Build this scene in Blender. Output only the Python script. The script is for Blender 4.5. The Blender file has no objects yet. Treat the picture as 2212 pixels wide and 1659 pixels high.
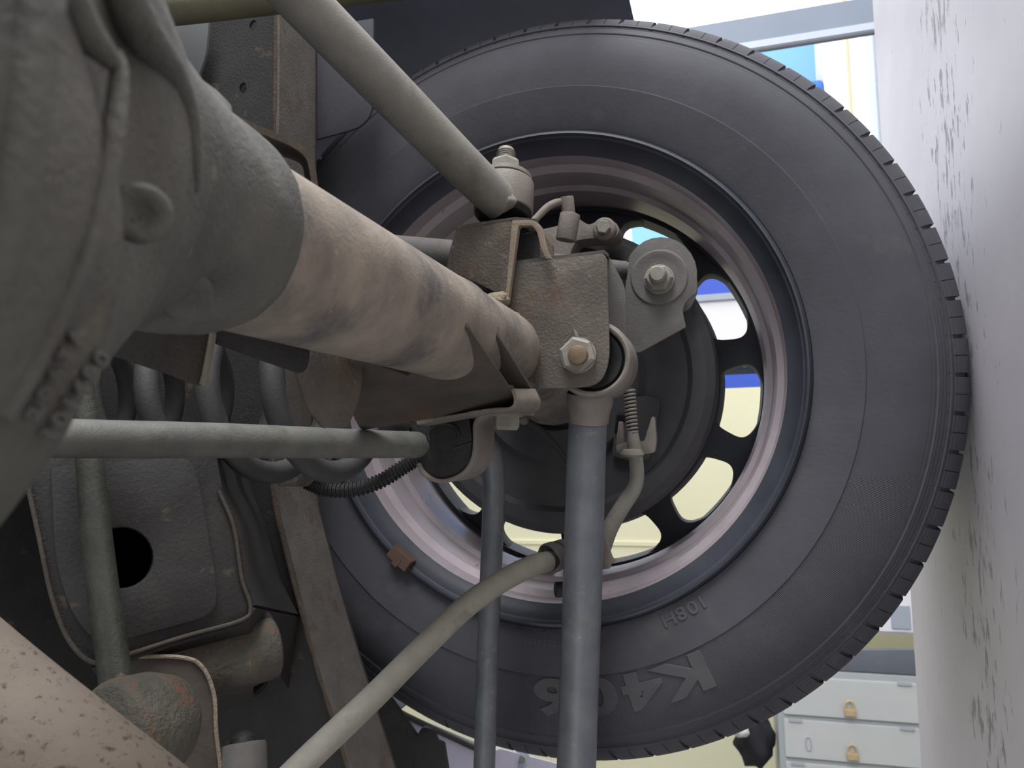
import bpy, bmesh, math, random
from mathutils import Vector, Matrix, noise
rnd = random.Random(7)
SC = bpy.context.scene
COL = SC.collection

# ------------------------------------------------------------------ camera, world, lights, exposure
# world: X = along the car (towards its rear), Y = outboard along the axle, Z = up; metres. Wheel hub at (0, 0, HUB).
F, CX, CY = 1600.0, 1106.0, 829.5
HUB = 0.3785
MX = Vector((-0.02051631, 0.99625744, 0.08396545))
MY = Vector((0.27219976, -0.07524465, 0.95929429))
MZ = Vector((-0.96202202, -0.04253656, 0.26963729))
CAM = Vector((-0.06985334, -0.74522549, 0.21669184))
def cam2w(u, v, w):
    c = Vector((u, v, w)); return Vector((MX.dot(c), MY.dot(c), MZ.dot(c)))
def ray(px, py): return cam2w((px-CX)/F, -(py-CY)/F, 1.0)
def P(px, py, d): return CAM + ray(px, py)*d
def at(px, py, Y):
    r = ray(px, py); return CAM + r*((Y-CAM.y)/r.y)
def atz(px, py, Z):
    r = ray(px, py); return CAM + r*((Z-CAM.z)/r.z)
def depth(p):
    d = p-CAM; return d.dot(cam2w(0, 0, 1))
cd = bpy.data.cameras.new('camera'); cam = bpy.data.objects.new('camera', cd); COL.objects.link(cam)
r_, u_, b_ = cam2w(1, 0, 0), cam2w(0, 1, 0), -cam2w(0, 0, 1)
cam.matrix_world = Matrix(((r_.x, u_.x, b_.x, CAM.x), (r_.y, u_.y, b_.y, CAM.y), (r_.z, u_.z, b_.z, CAM.z), (0, 0, 0, 1)))
cd.sensor_width = 36; cd.sensor_fit = 'HORIZONTAL'; cd.lens = 36*F/2212; cd.clip_start = 0.01; cd.clip_end = 200
cd.dof.use_dof = True; cd.dof.focus_distance = 0.5; cd.dof.aperture_fstop = 20
SC.camera = cam
SC.view_settings.view_transform = 'Standard'; SC.view_settings.look = 'None'
SC.view_settings.gamma = 1; SC.view_settings.use_curve_mapping = False
SC.view_settings.exposure = 0.75
wd = bpy.data.worlds.new('overcast'); SC.world = wd; wd.use_nodes = True
bg = wd.node_tree.nodes['Background']; bg.inputs[0].default_value = (0.93, 0.96, 1.0, 1); bg.inputs[1].default_value = 1.7
def area(name, loc, target, sx, sy, power, col):
    l = bpy.data.lights.new(name, 'AREA'); l.shape = 'RECTANGLE'; l.size = sx; l.size_y = sy; l.energy = power; l.color = col
    o = bpy.data.objects.new(name, l); COL.objects.link(o); o.location = loc
    o.rotation_euler = (Vector(target)-Vector(loc)).to_track_quat('-Z', 'Y').to_euler(); return o
area('daylight_door', (2.8, -0.75, 0.36), (0, 0.0, 0.25), 2.2, 1.0, 75, (0.96, 0.97, 1.0))
area('added_fill_light', (-1.0, -1.25, 0.42), (0, 0.05, 0.12), 0.9, 0.5, 2.6, (0.95, 0.97, 1.0))  # unseen fill light, added to brighten the runway and the arms

# ------------------------------------------------------------------ materials
def lin(c):
    return tuple(((x/255)/12.92 if x/255 <= .04045 else ((x/255+.055)/1.055)**2.4) for x in c)+(1,)
MATS = {}
def mat(name, c1, c2=None, scale=40, rough=.75, metal=0, bump=.25, bscale=250, spots=(), bdist=.0015, contrast=.25, spec=.4):
    m = bpy.data.materials.new(name); m.use_nodes = True; nt = m.node_tree; n = nt.nodes; L = nt.links
    b = n['Principled BSDF']; b.inputs['Roughness'].default_value = rough; b.inputs['Metallic'].default_value = metal
    b.inputs['Specular IOR Level'].default_value = spec
    g = n.new('ShaderNodeNewGeometry')
    def noise_(s, det=6, ro=.6):
        x = n.new('ShaderNodeTexNoise'); x.inputs['Scale'].default_value = s; x.inputs['Detail'].default_value = det
        x.inputs['Roughness'].default_value = ro; L.new(g.outputs['Position'], x.inputs['Vector']); return x
    def ramp(src, a, bb, ca=(0, 0, 0, 1), cb=(1, 1, 1, 1)):
        r = n.new('ShaderNodeValToRGB'); r.color_ramp.elements[0].position = a; r.color_ramp.elements[1].position = bb
        r.color_ramp.elements[0].color = ca; r.color_ramp.elements[1].color = cb; L.new(src, r.inputs[0]); return r
    c2 = c2 or c1
    base = ramp(noise_(scale).outputs[0], .5-contrast, .5+contrast, lin(c1), lin(c2)).outputs[0]
    for (c, s, lo, hi) in spots:
        mx = n.new('ShaderNodeMix'); mx.data_type = 'RGBA'
        L.new(ramp(noise_(s, 8, .65).outputs[0], lo, hi).outputs[0], mx.inputs[0]); L.new(base, mx.inputs[6]); mx.inputs[7].default_value = lin(c)
        base = mx.outputs[2]
    L.new(base, b.inputs['Base Color'])
    if bump:
        bp = n.new('ShaderNodeBump'); bp.inputs['Strength'].default_value = bump; bp.inputs['Distance'].default_value = bdist
        L.new(noise_(bscale, 4).outputs[0], bp.inputs['Height']); L.new(bp.outputs[0], b.inputs['Normal'])
    MATS[name] = m; return m
TUBE = mat('dusty_axle_steel', (101, 94, 87), (145, 134, 121), 34, .8, 0, .35, 500, [((86, 82, 80), 16, .5, .66), ((152, 140, 114), 70, .64, .72)])
CAST = mat('cast_iron_dusty', (70, 70, 67), (94, 93, 87), 35, .8, 0, .6, 520, [((128, 126, 112), 60, .62, .74), ((58, 51, 45), 30, .6, .74)], bdist=.0016)
ROD = mat('grey_painted_rod', (108, 107, 102), (130, 127, 119), 45, .75, 0, .3, 700, [((104, 100, 92), 25, .56, .7), ((165, 152, 128), 160, .66, .74)])
ARM = mat('grey_blue_arm', (84, 87, 93), (106, 108, 112), 40, .42, 0, .25, 600, [((128, 122, 108), 60, .6, .72), ((170, 165, 155), 260, .68, .73)], spec=.6)
BAR = mat('stabilizer_grey', (84, 86, 82), (110, 109, 101), 40, .6, 0, .25, 600, [((180, 172, 140), 45, .67, .71), ((76, 74, 66), 22, .55, .7)])
BRK = mat('rusty_dusty_bracket', (78, 72, 66), (104, 96, 88), 45, .85, 0, .7, 420, [((96, 74, 58), 34, .55, .75), ((128, 119, 108), 90, .6, .75)], bdist=.002)
BRKD = mat('dark_brown_bracket', (62, 56, 51), (84, 75, 67), 40, .85, 0, .5, 400, [((92, 64, 46), 30, .56, .7)])
DARK = mat('black_underseal_and_shade', (38, 37, 37), (54, 52, 50), 40, .65, 0, .5, 500, [((84, 80, 74), 200, .66, .74), ((62, 52, 42), 25, .56, .72)])  # on the spring perch this black is shade put into the colour
FRAME = mat('chassis_paint', (43, 42, 42), (57, 55, 53), 30, .75, 0, .4, 400, [((96, 84, 70), 50, .62, .74)])
FLNG = mat('chassis_dusty_flange', (82, 77, 72), (104, 98, 91), 45, .85, 0, .5, 450, [((78, 62, 50), 28, .57, .75)])
SPRING = mat('dark_spring_steel', (56, 57, 58), (74, 73, 72), 40, .6, 0, .2, 500)
RUB = mat('black_rubber', (28, 28, 28), (44, 43, 42), 60, .6, 0, .4, 350)
WELD = mat('weld_dirt', (124, 112, 96), (150, 138, 118), 60, .9, 0, .9, 350, bdist=.003)
STEEL = mat('dusty_bolt_steel', (116, 112, 104), (140, 134, 124), 80, .6, 0, .25, 600)
COPPER = mat('copper_bolt_end', (104, 88, 70), (126, 108, 88), 120, .5, .3, .2, 600)
STRAP = mat('grey_strap', (108, 101, 94), (130, 122, 114), 50, .65, 0, .25, 500)
RIM = mat('silver_barrel', (178, 166, 170), (198, 186, 190), 30, .42, .15, .1, 300, [((110, 98, 98), 60, .64, .74)], spec=.5)
RIMD = mat('dark_rim_flange', (52, 54, 62), (66, 68, 76), 30, .5, 0, .15, 300)
SPOKE = mat('dark_spoke_paint', (44, 46, 52), (56, 57, 62), 20, .6, 0, .1, 200)
BPLT = mat('dark_backing_plate', (50, 50, 54), (66, 64, 64), 25, .75, 0, .2, 300)
CAL = mat('caliper_iron', (108, 100, 94), (130, 122, 114), 45, .85, 0, .4, 350)
MOUNT = mat('shock_mount_grey', (84, 82, 80), (104, 100, 95), 35, .8, 0, .3, 500, [((92, 70, 62), 40, .62, .75)])
EXH = mat('rusty_beige_exhaust', (98, 88, 79), (114, 104, 94), 25, .85, 0, .3, 400, [((72, 57, 48), 260, .57, .65)])
EYE = mat('scabby_rust_eye', (60, 58, 54), (90, 86, 76), 45, .75, 0, .8, 250, [((104, 72, 52), 35, .56, .68), ((166, 150, 96), 55, .64, .74)], bdist=.003)
BUNDLE = mat('oily_black_rod', (36, 38, 35), (76, 77, 68), 38, .42, 0, .4, 400, spec=.6)
WHPAN = mat('wheelhouse_panel_dark', (54, 54, 60), (66, 66, 72), 10, .8, 0, .15, 200)
PANEL = mat('blue_grey_panel', (84, 86, 88), (96, 98, 98), 12, .7, 0, .1, 200)
LINER = mat('wheelarch_liner_plastic', (88, 91, 110), (100, 103, 122), 8, .8, 0, .15, 200)
OLIVE = mat('olive_pipe_paint', (86, 84, 66), (104, 100, 80), 20, .6, 0, .2, 300)
SILL = mat('lavender_sill_paint', (176, 174, 196), (188, 186, 206), 8, .35, 0, 0)
CABLE = mat('grey_cable_sheath', (120, 118, 110), (142, 138, 127), 50, .75, 0, .25, 500, [((90, 86, 78), 35, .58, .72)])
CREAM = mat('cream_wall_paint', (236, 232, 196), (242, 239, 206), 1, .8, 0, 0)
WALLG = mat('grey_wall_paint', (176, 178, 182), (186, 188, 192), 1, .8, 0, 0)
BLUE = mat('blue_door_paint', (60, 92, 200), (66, 98, 208), 2, .5, 0, 0)
SKYB = mat('bright_blue_hoarding', (122, 172, 226), (130, 180, 232), 1, .6, 0, 0)
NAVY = mat('dark_blue_drum', (58, 110, 190), (64, 118, 200), 2, .5, 0, 0)
WHITE = mat('white_paint', (240, 238, 240), (246, 244, 246), 1, .7, 0, 0)
GREYP = mat('post_grey_paint', (112, 122, 136), (122, 131, 144), 3, .6, 0, .05, 60)
GREYL = mat('post_light_grey', (168, 176, 190), (178, 186, 198), 3, .6, 0, .05, 60)
LOCK = mat('pale_grey_locker', (196, 200, 198), (204, 207, 204), 3, .5, 0, .05, 40)
LOCKD = mat('locker_trim', (172, 177, 180), (180, 185, 187), 3, .5, 0, .05, 40)
BRASS = mat('tan_padlock', (196, 172, 136), (208, 186, 150), 30, .5, .2, 0)
GLASS = mat('dark_glass', (34, 40, 46), (44, 50, 56), 3, .2, 0, 0)
CONC = mat('pale_concrete', (206, 198, 192), (220, 213, 208), 1.5, .85, 0, .1, 20)
BEIGE = mat('beige_kerb', (216, 192, 164), (226, 202, 174), 3, .85, 0, .1, 40)
BAGM = mat('black_bag_cloth', (34, 34, 38), (46, 46, 50), 10, .8, 0, .3, 60)
BROWNW = mat('orange_wheel_weight', (84, 66, 56), (100, 80, 68), 80, .8, 0, .3, 300)

def tire_mat():
    m = mat('dusty_tire_rubber', (67, 66, 71), (80, 79, 84), 14, .8, 0, 0, spots=[((98, 94, 92), 9, .58, .8)], spec=.3)
    nt = m.node_tree; n = nt.nodes; L = nt.links
    tc = n.new('ShaderNodeNewGeometry'); sp = n.new('ShaderNodeSeparateXYZ'); L.new(tc.outputs['Position'], sp.inputs[0])
    def mth(op, a, b=None, c=None):
        x = n.new('ShaderNodeMath'); x.operation = op
        for i, v in enumerate((a, b, c)):
            if v is None: continue
            if isinstance(v, (int, float)): x.inputs[i].default_value = v
            else: L.new(v, x.inputs[i])
        return x.outputs[0]
    z = mth('SUBTRACT', sp.outputs[2], HUB)
    ang = mth('ARCTAN2', z, sp.outputs[0])
    rr = mth('SQRT', mth('ADD', mth('MULTIPLY', z, z), mth('MULTIPLY', sp.outputs[0], sp.outputs[0])))
    def band(v, lo, hi): return mth('MULTIPLY', mth('GREATER_THAN', v, lo), mth('LESS_THAN', v, hi))
    wave = mth('MULTIPLY', mth('SINE', mth('MULTIPLY', ang, 1400.0)), band(rr, .284, .338))
    front = mth('LESS_THAN', sp.outputs[0], -.10)          # the ribbed patch lies round the lettering, towards the front of the car
    h = mth('MULTIPLY', wave, front)
    circ = mth('MULTIPLY', mth('SINE', mth('MULTIPLY', rr, 1900.0)), mth('MULTIPLY', band(rr, .335, .362), .6))
    nz = n.new('ShaderNodeTexNoise'); nz.inputs['Scale'].default_value = 220; L.new(tc.outputs['Position'], nz.inputs['Vector'])
    h = mth('ADD', mth('ADD', h, circ), nz.outputs[0])
    bp = n.new('ShaderNodeBump'); bp.inputs['Strength'].default_value = .4; bp.inputs['Distance'].default_value = .0005
    L.new(h, bp.inputs['Height']); L.new(bp.outputs[0], n['Principled BSDF'].inputs['Normal']); return m
TIRE = tire_mat()
def runway_mat():
    m = mat('worn_runway_paint', (204, 200, 206), (222, 218, 224), 6, .45, 0, 0, spec=.5)
    nt = m.node_tree; n = nt.nodes; L = nt.links; b = n['Principled BSDF']
    g = n.new('ShaderNodeNewGeometry'); mp = n.new('ShaderNodeMapping'); mp.inputs['Scale'].default_value = (26, 95, 1)
    L.new(g.outputs['Position'], mp.inputs[0])
    nz = n.new('ShaderNodeTexNoise'); nz.inputs['Scale'].default_value = 1; nz.inputs['Detail'].default_value = 9; nz.inputs['Roughness'].default_value = .68
    L.new(mp.outputs[0], nz.inputs['Vector'])
    # wear track: band along X where the wheels roll (y about 0.05) and patchy elsewhere
    sp = n.new('ShaderNodeSeparateXYZ'); L.new(g.outputs['Position'], sp.inputs[0])
    a = n.new('ShaderNodeMath'); a.operation = 'SUBTRACT'; L.new(sp.outputs[1], a.inputs[0]); a.inputs[1].default_value = .02
    a2 = n.new('ShaderNodeMath'); a2.operation = 'ABSOLUTE'; L.new(a.outputs[0], a2.inputs[0])
    a3 = n.new('ShaderNodeMapRange'); L.new(a2.outputs[0], a3.inputs[0]); a3.inputs[1].default_value = .0; a3.inputs[2].default_value = .10; a3.inputs[3].default_value = .12; a3.inputs[4].default_value = 0
    s = n.new('ShaderNodeMath'); s.operation = 'ADD'; L.new(nz.outputs[0], s.inputs[0]); L.new(a3.outputs[0], s.inputs[1])
    r = n.new('ShaderNodeValToRGB'); r.color_ramp.elements[0].position = .645; r.color_ramp.elements[1].position = .72; L.new(s.outputs[0], r.inputs[0])
    mx = n.new('ShaderNodeMix'); mx.data_type = 'RGBA'; L.new(r.outputs[0], mx.inputs[0])
    L.new(b.inputs['Base Color'].links[0].from_socket, mx.inputs[6]); mx.inputs[7].default_value = lin((158, 148, 156)); L.new(mx.outputs[2], b.inputs['Base Color'])
    bp = n.new('ShaderNodeBump'); bp.inputs['Strength'].default_value = .8; bp.inputs['Distance'].default_value = .002; bp.invert = True
    L.new(r.outputs[0], bp.inputs['Height']); L.new(bp.outputs[0], b.inputs['Normal']); return m
RUN = runway_mat()

# ------------------------------------------------------------------ mesh helpers
def V(*a): return Vector(a)
def root_of(o):
    while o.parent: o = o.parent
    return o
def link(name, verts, faces, m, parent=None, smooth=True, sharp=35):
    verts = [Vector(v) for v in verts]
    if parent: off = root_of(parent).location.copy()
    else:
        lo = Vector([min(v[i] for v in verts) for i in range(3)]); hi = Vector([max(v[i] for v in verts) for i in range(3)])
        off = Vector(((lo.x+hi.x)/2, (lo.y+hi.y)/2, lo.z))
    me = bpy.data.meshes.new(name); me.from_pydata([v-off for v in verts], [], faces); me.update()
    bm = bmesh.new(); bm.from_mesh(me); bmesh.ops.recalc_face_normals(bm, faces=bm.faces); bm.to_mesh(me); bm.free()
    if smooth:
        me.polygons.foreach_set('use_smooth', [True]*len(me.polygons)); me.set_sharp_from_angle(angle=math.radians(sharp))
    me.materials.append(m)
    o = bpy.data.objects.new(name, me); COL.objects.link(o)
    if parent: o.parent = parent
    else: o.location = off
    return o
def thing(name, label, cat, loc, group=None):
    o = bpy.data.objects.new(name, None); o.empty_display_size = .02; COL.objects.link(o); o.location = loc
    tag(o, label, cat, group); return o
def tag(o, label=None, cat=None, group=None, kind=None):
    if label: o['label'] = label
    if cat: o['category'] = cat
    if group: o['group'] = group
    if kind: o['kind'] = kind
    return o
def frame_of(a):
    a = a.normalized(); h = V(0, 0, 1) if abs(a.z) < .9 else V(1, 0, 0)
    u = a.cross(h).normalized(); return u, a.cross(u)
def lathe_g(o, a, prof, seg=48, phase=0, rscale=None):
    a = a.normalized(); u, w = frame_of(a); vs = []; fs = []; rings = []
    for t, r in prof:
        if r < 1e-6: rings.append([len(vs)]); vs.append(o+a*t)
        else:
            rings.append(list(range(len(vs), len(vs)+seg)))
            for k in range(seg):
                q = 2*math.pi*k/seg+phase; vs.append(o+a*t+(u*math.cos(q)+w*math.sin(q))*r)
    for i in range(len(rings)-1):
        A, B = rings[i], rings[i+1]
        for k in range(seg):
            k2 = (k+1) % seg
            if len(A) == 1 and len(B) == 1: continue
            if len(A) == 1: fs.append((A[0], B[k], B[k2]))
            elif len(B) == 1: fs.append((A[k], B[0], A[k2]))
            else: fs.append((A[k], B[k], B[k2], A[k2]))
    return vs, fs
def lathe(name, m, o, a, prof, parent=None, seg=48, phase=0, sharp=35):
    vs, fs = lathe_g(o, a, prof, seg, phase); return link(name, vs, fs, m, parent, True, sharp)
def cyl(name, m, p0, p1, r, parent=None, seg=40, bev=.12, r1=None):
    a = p1-p0; L = a.length; r1 = r if r1 is None else r1; b = min(r, r1)*bev
    return lathe(name, m, p0, a, [(0, 0), (0, r-b), (b*.3, r-b*.3), (b, r), (L-b, r1), (L-b*.3, r1-b*.3), (L, r1-b), (L, 0)], parent, seg)
def hexg(name, m, p0, a, r, h, parent=None, phase=0, washer=None):
    vs, fs = lathe_g(p0, a, [(0, 0), (0, r*.95), (h*.06, r), (h*.8, r), (h, r*.84), (h, 0)], 6, phase)
    if washer:
        v2, f2 = lathe_g(p0, a, [(-.0005, 0), (-.0005, washer), (h*.18, washer), (h*.22, washer*.95), (h*.22, 0)], 36)
        n = len(vs); vs += v2; fs += [tuple(i+n for i in f) for f in f2]
    return link(name, vs, fs, m, parent, True, 25)
def catmull(pts, n=8):
    if len(pts) < 3: n = max(n, 2)
    P4 = [pts[0]*2-pts[1]]+list(pts)+[pts[-1]*2-pts[-2]]; out = []
    for i in range(1, len(P4)-2):
        p0, p1, p2, p3 = P4[i-1:i+3]
        for k in range(n):
            t = k/n
            out.append(.5*((2*p1)+(p2-p0)*t+(2*p0-5*p1+4*p2-p3)*t*t+(3*p1-p0-3*p2+p3)*t**3))
    out.append(pts[-1].copy()); return out
def tube_g(pts, rad, seg=20, caps=True):
    n = len(pts); rads = rad if isinstance(rad, list) else [rad]*n; vs = []; fs = []; pu = None
    for i, p in enumerate(pts):
        t = (pts[min(i+1, n-1)]-pts[max(i-1, 0)]).normalized()
        if pu is None: pu = frame_of(t)[0]
        u = (pu-t*pu.dot(t)).normalized(); pu = u; w = t.cross(u)
        for k in range(seg):
            q = 2*math.pi*k/seg; vs.append(p+(u*math.cos(q)+w*math.sin(q))*rads[i])
    for i in range(n-1):
        for k in range(seg):
            k2 = (k+1) % seg; fs.append((i*seg+k, i*seg+k2, (i+1)*seg+k2, (i+1)*seg+k))
    if caps: fs += [tuple(range(seg)), tuple(range((n-1)*seg, n*seg))]
    return vs, fs
def tube(name, m, ctrl, parent=None, seg=20, n=8, real=None):
    """ctrl: (px, py, d, r_px); the radius in metres is r_px seen at depth d"""
    pts = [P(c[0], c[1], c[2]) for c in ctrl]; rr = [V(real or c[3]*c[2]/F, 0, 0) for c in ctrl]
    vs, fs = tube_g(catmull(pts, n), [x.x for x in catmull(rr, n)], seg); return link(name, vs, fs, m, parent, True, 50)
def rounded(pts):
    """corner list (x, y[, r]) -> list with corners rounded by quadratic curves of reach r"""
    out = []; n = len(pts)
    for i, p in enumerate(pts):
        r = p[2] if len(p) > 2 else 0; p = Vector(p[:2])
        if r <= 0: out.append(p); continue
        a = Vector(pts[i-1][:2]); b = Vector(pts[(i+1) % n][:2])
        pa = p+(a-p).normalized()*min(r, (a-p).length*.49); pb = p+(b-p).normalized()*min(r, (b-p).length*.49)
        for k in range(7):
            t = k/6; out.append(pa*(1-t)**2+p*2*t*(1-t)+pb*t*t)
    return out
def ell(x, y, rx, ry=None, n=28, a0=0):
    ry = ry or rx; return [(x+rx*math.cos(2*math.pi*k/n+a0), y+ry*math.sin(2*math.pi*k/n+a0)) for k in range(n)]
def solid(name, m, loops, t, parent=None, bev=.0008, back=None):
    """loops: coplanar world loops (first = outline, rest = holes); thickness t away from the camera (or along 'back')"""
    o = loops[0]; nrm = Vector((0, 0, 0))
    for i in range(len(o)): nrm += (o[i]-o[0]).cross(o[(i+1) % len(o)]-o[0])
    nrm.normalize()
    if back is None:
        c = sum(o, Vector())/len(o); back = nrm if nrm.dot(c-CAM) > 0 else -nrm
    bm = bmesh.new(); E = []; front = []
    for lp in loops:
        vs = [bm.verts.new(p) for p in lp]; front.append(vs)
        for i in range(len(vs)): E.append(bm.edges.new((vs[i], vs[(i+1) % len(vs)])))
    bmesh.ops.triangle_fill(bm, use_beauty=True, use_dissolve=False, edges=E, normal=nrm)
    ff = list(bm.faces); bmap = {}
    for vs in front:
        for v in vs: bmap[v] = bm.verts.new(v.co+back*t)
    for f in ff:
        try: bm.faces.new([bmap[v] for v in reversed(f.verts)])
        except Exception: pass
    rim = []
    for vs in front:
        for i in range(len(vs)):
            a, b = vs[i], vs[(i+1) % len(vs)]
            bm.faces.new((a, b, bmap[b], bmap[a])); rim.append(bm.edges.get((a, b)))
    bmesh.ops.recalc_face_normals(bm, faces=bm.faces)
    if bev > 0:
        try: bmesh.ops.bevel(bm, geom=[e for e in rim if e], offset=bev, segments=2, affect='EDGES', clamp_overlap=True, profile=.5)
        except Exception: pass
    bm.verts.ensure_lookup_table(); bm.verts.index_update()
    verts = [v.co.copy() for v in bm.verts]; faces = [tuple(v.index for v in f.verts) for f in bm.faces]; bm.free()
    return link(name, verts, faces, m, parent, True, 30)
def plane3(a, b, c):
    A, B, C_ = P(*a), P(*b), P(*c); n = (B-A).cross(C_-A).normalized()
    def g(px, py):
        r = ray(px, py); return CAM+r*((A-CAM).dot(n)/r.dot(n))
    return g
def planeY(Y): return lambda px, py: at(px, py, Y)
def plate(name, m, pts, pl, t, parent=None, holes=(), bev=.0008, back=None):
    return solid(name, m, [[pl(q[0], q[1]) for q in rounded(lp)] for lp in [pts]+list(holes)], t, parent, bev, back)
def box(name, m, lo, hi, parent=None, bev=.003):
    x0, y0, z0 = lo; x1, y1, z1 = hi
    bm = bmesh.new(); bmesh.ops.create_cube(bm, size=1)
    for v in bm.verts: v.co = Vector(((x0+x1)/2+v.co.x*(x1-x0), (y0+y1)/2+v.co.y*(y1-y0), (z0+z1)/2+v.co.z*(z1-z0)))
    if bev: bmesh.ops.bevel(bm, geom=list(bm.edges), offset=bev, segments=2, affect='EDGES', clamp_overlap=True)
    bm.verts.index_update(); vs = [v.co.copy() for v in bm.verts]; fs = [tuple(v.index for v in f.verts) for f in bm.faces]; bm.free()
    return link(name, vs, fs, m, parent, True, 30)
def strip(name, m, near, far, t, parent=None, back=None):
    """bent sheet between two 3-D edge lines, thickness t"""
    n = len(near); vs = []; fs = []; nr = []
    for i in range(n):
        a = near[max(i-1, 0)]; b = near[min(i+1, n-1)]; k = (b-a).cross(far[i]-near[i]).normalized(); nr.append(k)
    s = 1 if back is None or nr[0].dot(back) > 0 else -1
    for i in range(n): vs += [near[i], far[i], far[i]+nr[i]*t*s, near[i]+nr[i]*t*s]
    for i in range(n-1):
        for k in range(4): fs.append((i*4+k, i*4+(k+1) % 4, i*4+4+(k+1) % 4, i*4+4+k))
    fs += [(0, 1, 2, 3), tuple(n*4-4+k for k in (3, 2, 1, 0))]
    return link(name, vs, fs, m, parent, True, 40)
def glyph_mesh(ch, size, ext, bold=0):
    cu = bpy.data.curves.new('t', 'FONT'); cu.body = ch; cu.size = size; cu.extrude = ext; cu.offset = bold*size; cu.bevel_depth = ext*.35; cu.bevel_resolution = 0; cu.resolution_u = 4; cu.align_x = 'CENTER'
    o = bpy.data.objects.new('t', cu); COL.objects.link(o); dg = bpy.context.evaluated_depsgraph_get()
    me = bpy.data.meshes.new_from_object(o.evaluated_get(dg)); bpy.data.objects.remove(o)
    vs = [v.co.copy() for v in me.vertices]; fs = [tuple(p.vertices) for p in me.polygons]; bpy.data.meshes.remove(me); return vs, fs
def blob(name, m, c, ax, parent=None, amp=.2, f=3, seed=0, sub=3):
    bm = bmesh.new(); bmesh.ops.create_icosphere(bm, subdivisions=sub, radius=1)
    for v in bm.verts:
        d = v.co.copy(); k = 1+amp*noise.noise(d*f*.5+Vector((seed, seed*2, 0)))
        v.co = Vector(c)+Vector((d.x*ax[0], d.y*ax[1], d.z*ax[2]))*k
    vs = [v.co.copy() for v in bm.verts]; fs = [tuple(v.index for v in g.verts) for g in bm.faces]; bm.free()
    return link(name, vs, fs, m, parent, True, 80)
AX = V(0, 1, 0)
HC = V(0, 0, HUB)
# ------------------------------------------------------------------ setting: lift runway, workshop floor, wall, outside
fl = box('floor', CONC, (-7, -4.15, -1.42), (12, 16, -1.3), bev=0); tag(fl, 'pale concrete workshop floor far below', kind='structure')
wl = box('wall_back', CREAM, (-7, 5.0, -1.3), (.33, 5.15, 3.2), bev=0); tag(wl, 'cream painted back wall', kind='structure')
wf = box('wall_front', WALLG, (-7, -4.15, -1.3), (3.2, -4, 3.2), bev=0); tag(wf, 'pale grey workshop wall behind the viewer', kind='structure')
ws = box('wall_left', WALLG, (-7.15, -4.15, -1.3), (-7, 5.15, 3.2), bev=0); tag(ws, 'pale grey workshop side wall', kind='structure')
ce = box('ceiling', WALLG, (-7.15, -4.15, 3.2), (3.2, 5.15, 3.3), bev=0); tag(ce, 'workshop ceiling', kind='structure')
for x in (-2.6, -1.72, -.84):
    tr = box('trim_1', CREAM, (x, 4.985, -1.3), (x+.03, 5.0, 3.2), bev=0); tag(tr, 'cream vertical cover strip on the back wall', kind='structure')
dr = thing('door_1', 'blue and white double door with dark glass', None, (.8, 5.05, -1.3)); tag(dr, kind='structure')
box('door_frame', BLUE, (.33, 5.0, -1.3), (.43, 5.12, 2.6), dr); box('glass_pane', GLASS, (.43, 5.05, -1.3), (.60, 5.07, 2.6), dr, 0)
box('glazing_bar', WHITE, (.49, 5.03, -1.3), (.515, 5.05, 2.6), dr); box('glazing_bar', BLUE, (.43, 5.03, .3), (.60, 5.05, .33), dr)
box('door_leaf', WHITE, (.60, 5.03, -1.3), (1.00, 5.09, 2.6), dr); box('door_mullion', GREYL, (1.00, 5.0, -1.3), (1.05, 5.12, 2.6), dr)
box('door_leaf', BLUE, (1.05, 5.03, -1.3), (1.27, 5.09, 2.6), dr)
hb = box('hoarding', SKYB, (1.0, 10.3, -1.3), (5.95, 10.4, 1.4), bev=0); tag(hb, 'bright sky blue hoarding standing outside behind the steel post', 'hoarding')
dm = cyl('drum', NAVY, V(4.55, 9.9, -1.3), V(4.55, 9.9, -.9), .3); tag(dm, 'darker blue drum standing in front of the sky blue hoarding', 'drum')
kb = box('kerb', BEIGE, (0.5, 7.75, -1.3), (10, 8.15, -1.27), bev=.005); tag(kb, 'beige kerb strip on the pale ground outside', 'kerb')
kg = box('drain_cover', GREYL, (0.5, 6.5, -1.3), (10, 6.85, -1.28), bev=.005); tag(kg, 'grey drain strip across the pale ground outside', 'drain')
rw = box('lift_runway', RUN, (-2.2, -.34, -.09), (2.2, .293, 0), bev=.004)
tag(rw, 'white painted lift runway with scuffed peeling paint under the tyre', 'lift runway')
# steel post beyond the runway
pst = thing('steel_post', 'tall grey steel post rising behind the runway at the top right', 'post', (1.06, 1.7, -1.3))
xa = at(1760, 12, 1.7).x; xb = at(1760, 70, 1.7).x; xc = at(1760, 88, 1.7).x
box('post_web', GREYP, (xb, 1.7, -1.3), (xa, 1.78, 2.2), pst, .004)
box('post_flange', GREYL, (xc, 1.69, -1.3), (xb, 1.71, 2.2), pst, .003)
box('base_plate', GREYP, (xc-.06, 1.62, -1.32), (xa+.06, 1.86, -1.29), pst, .004)
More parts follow.
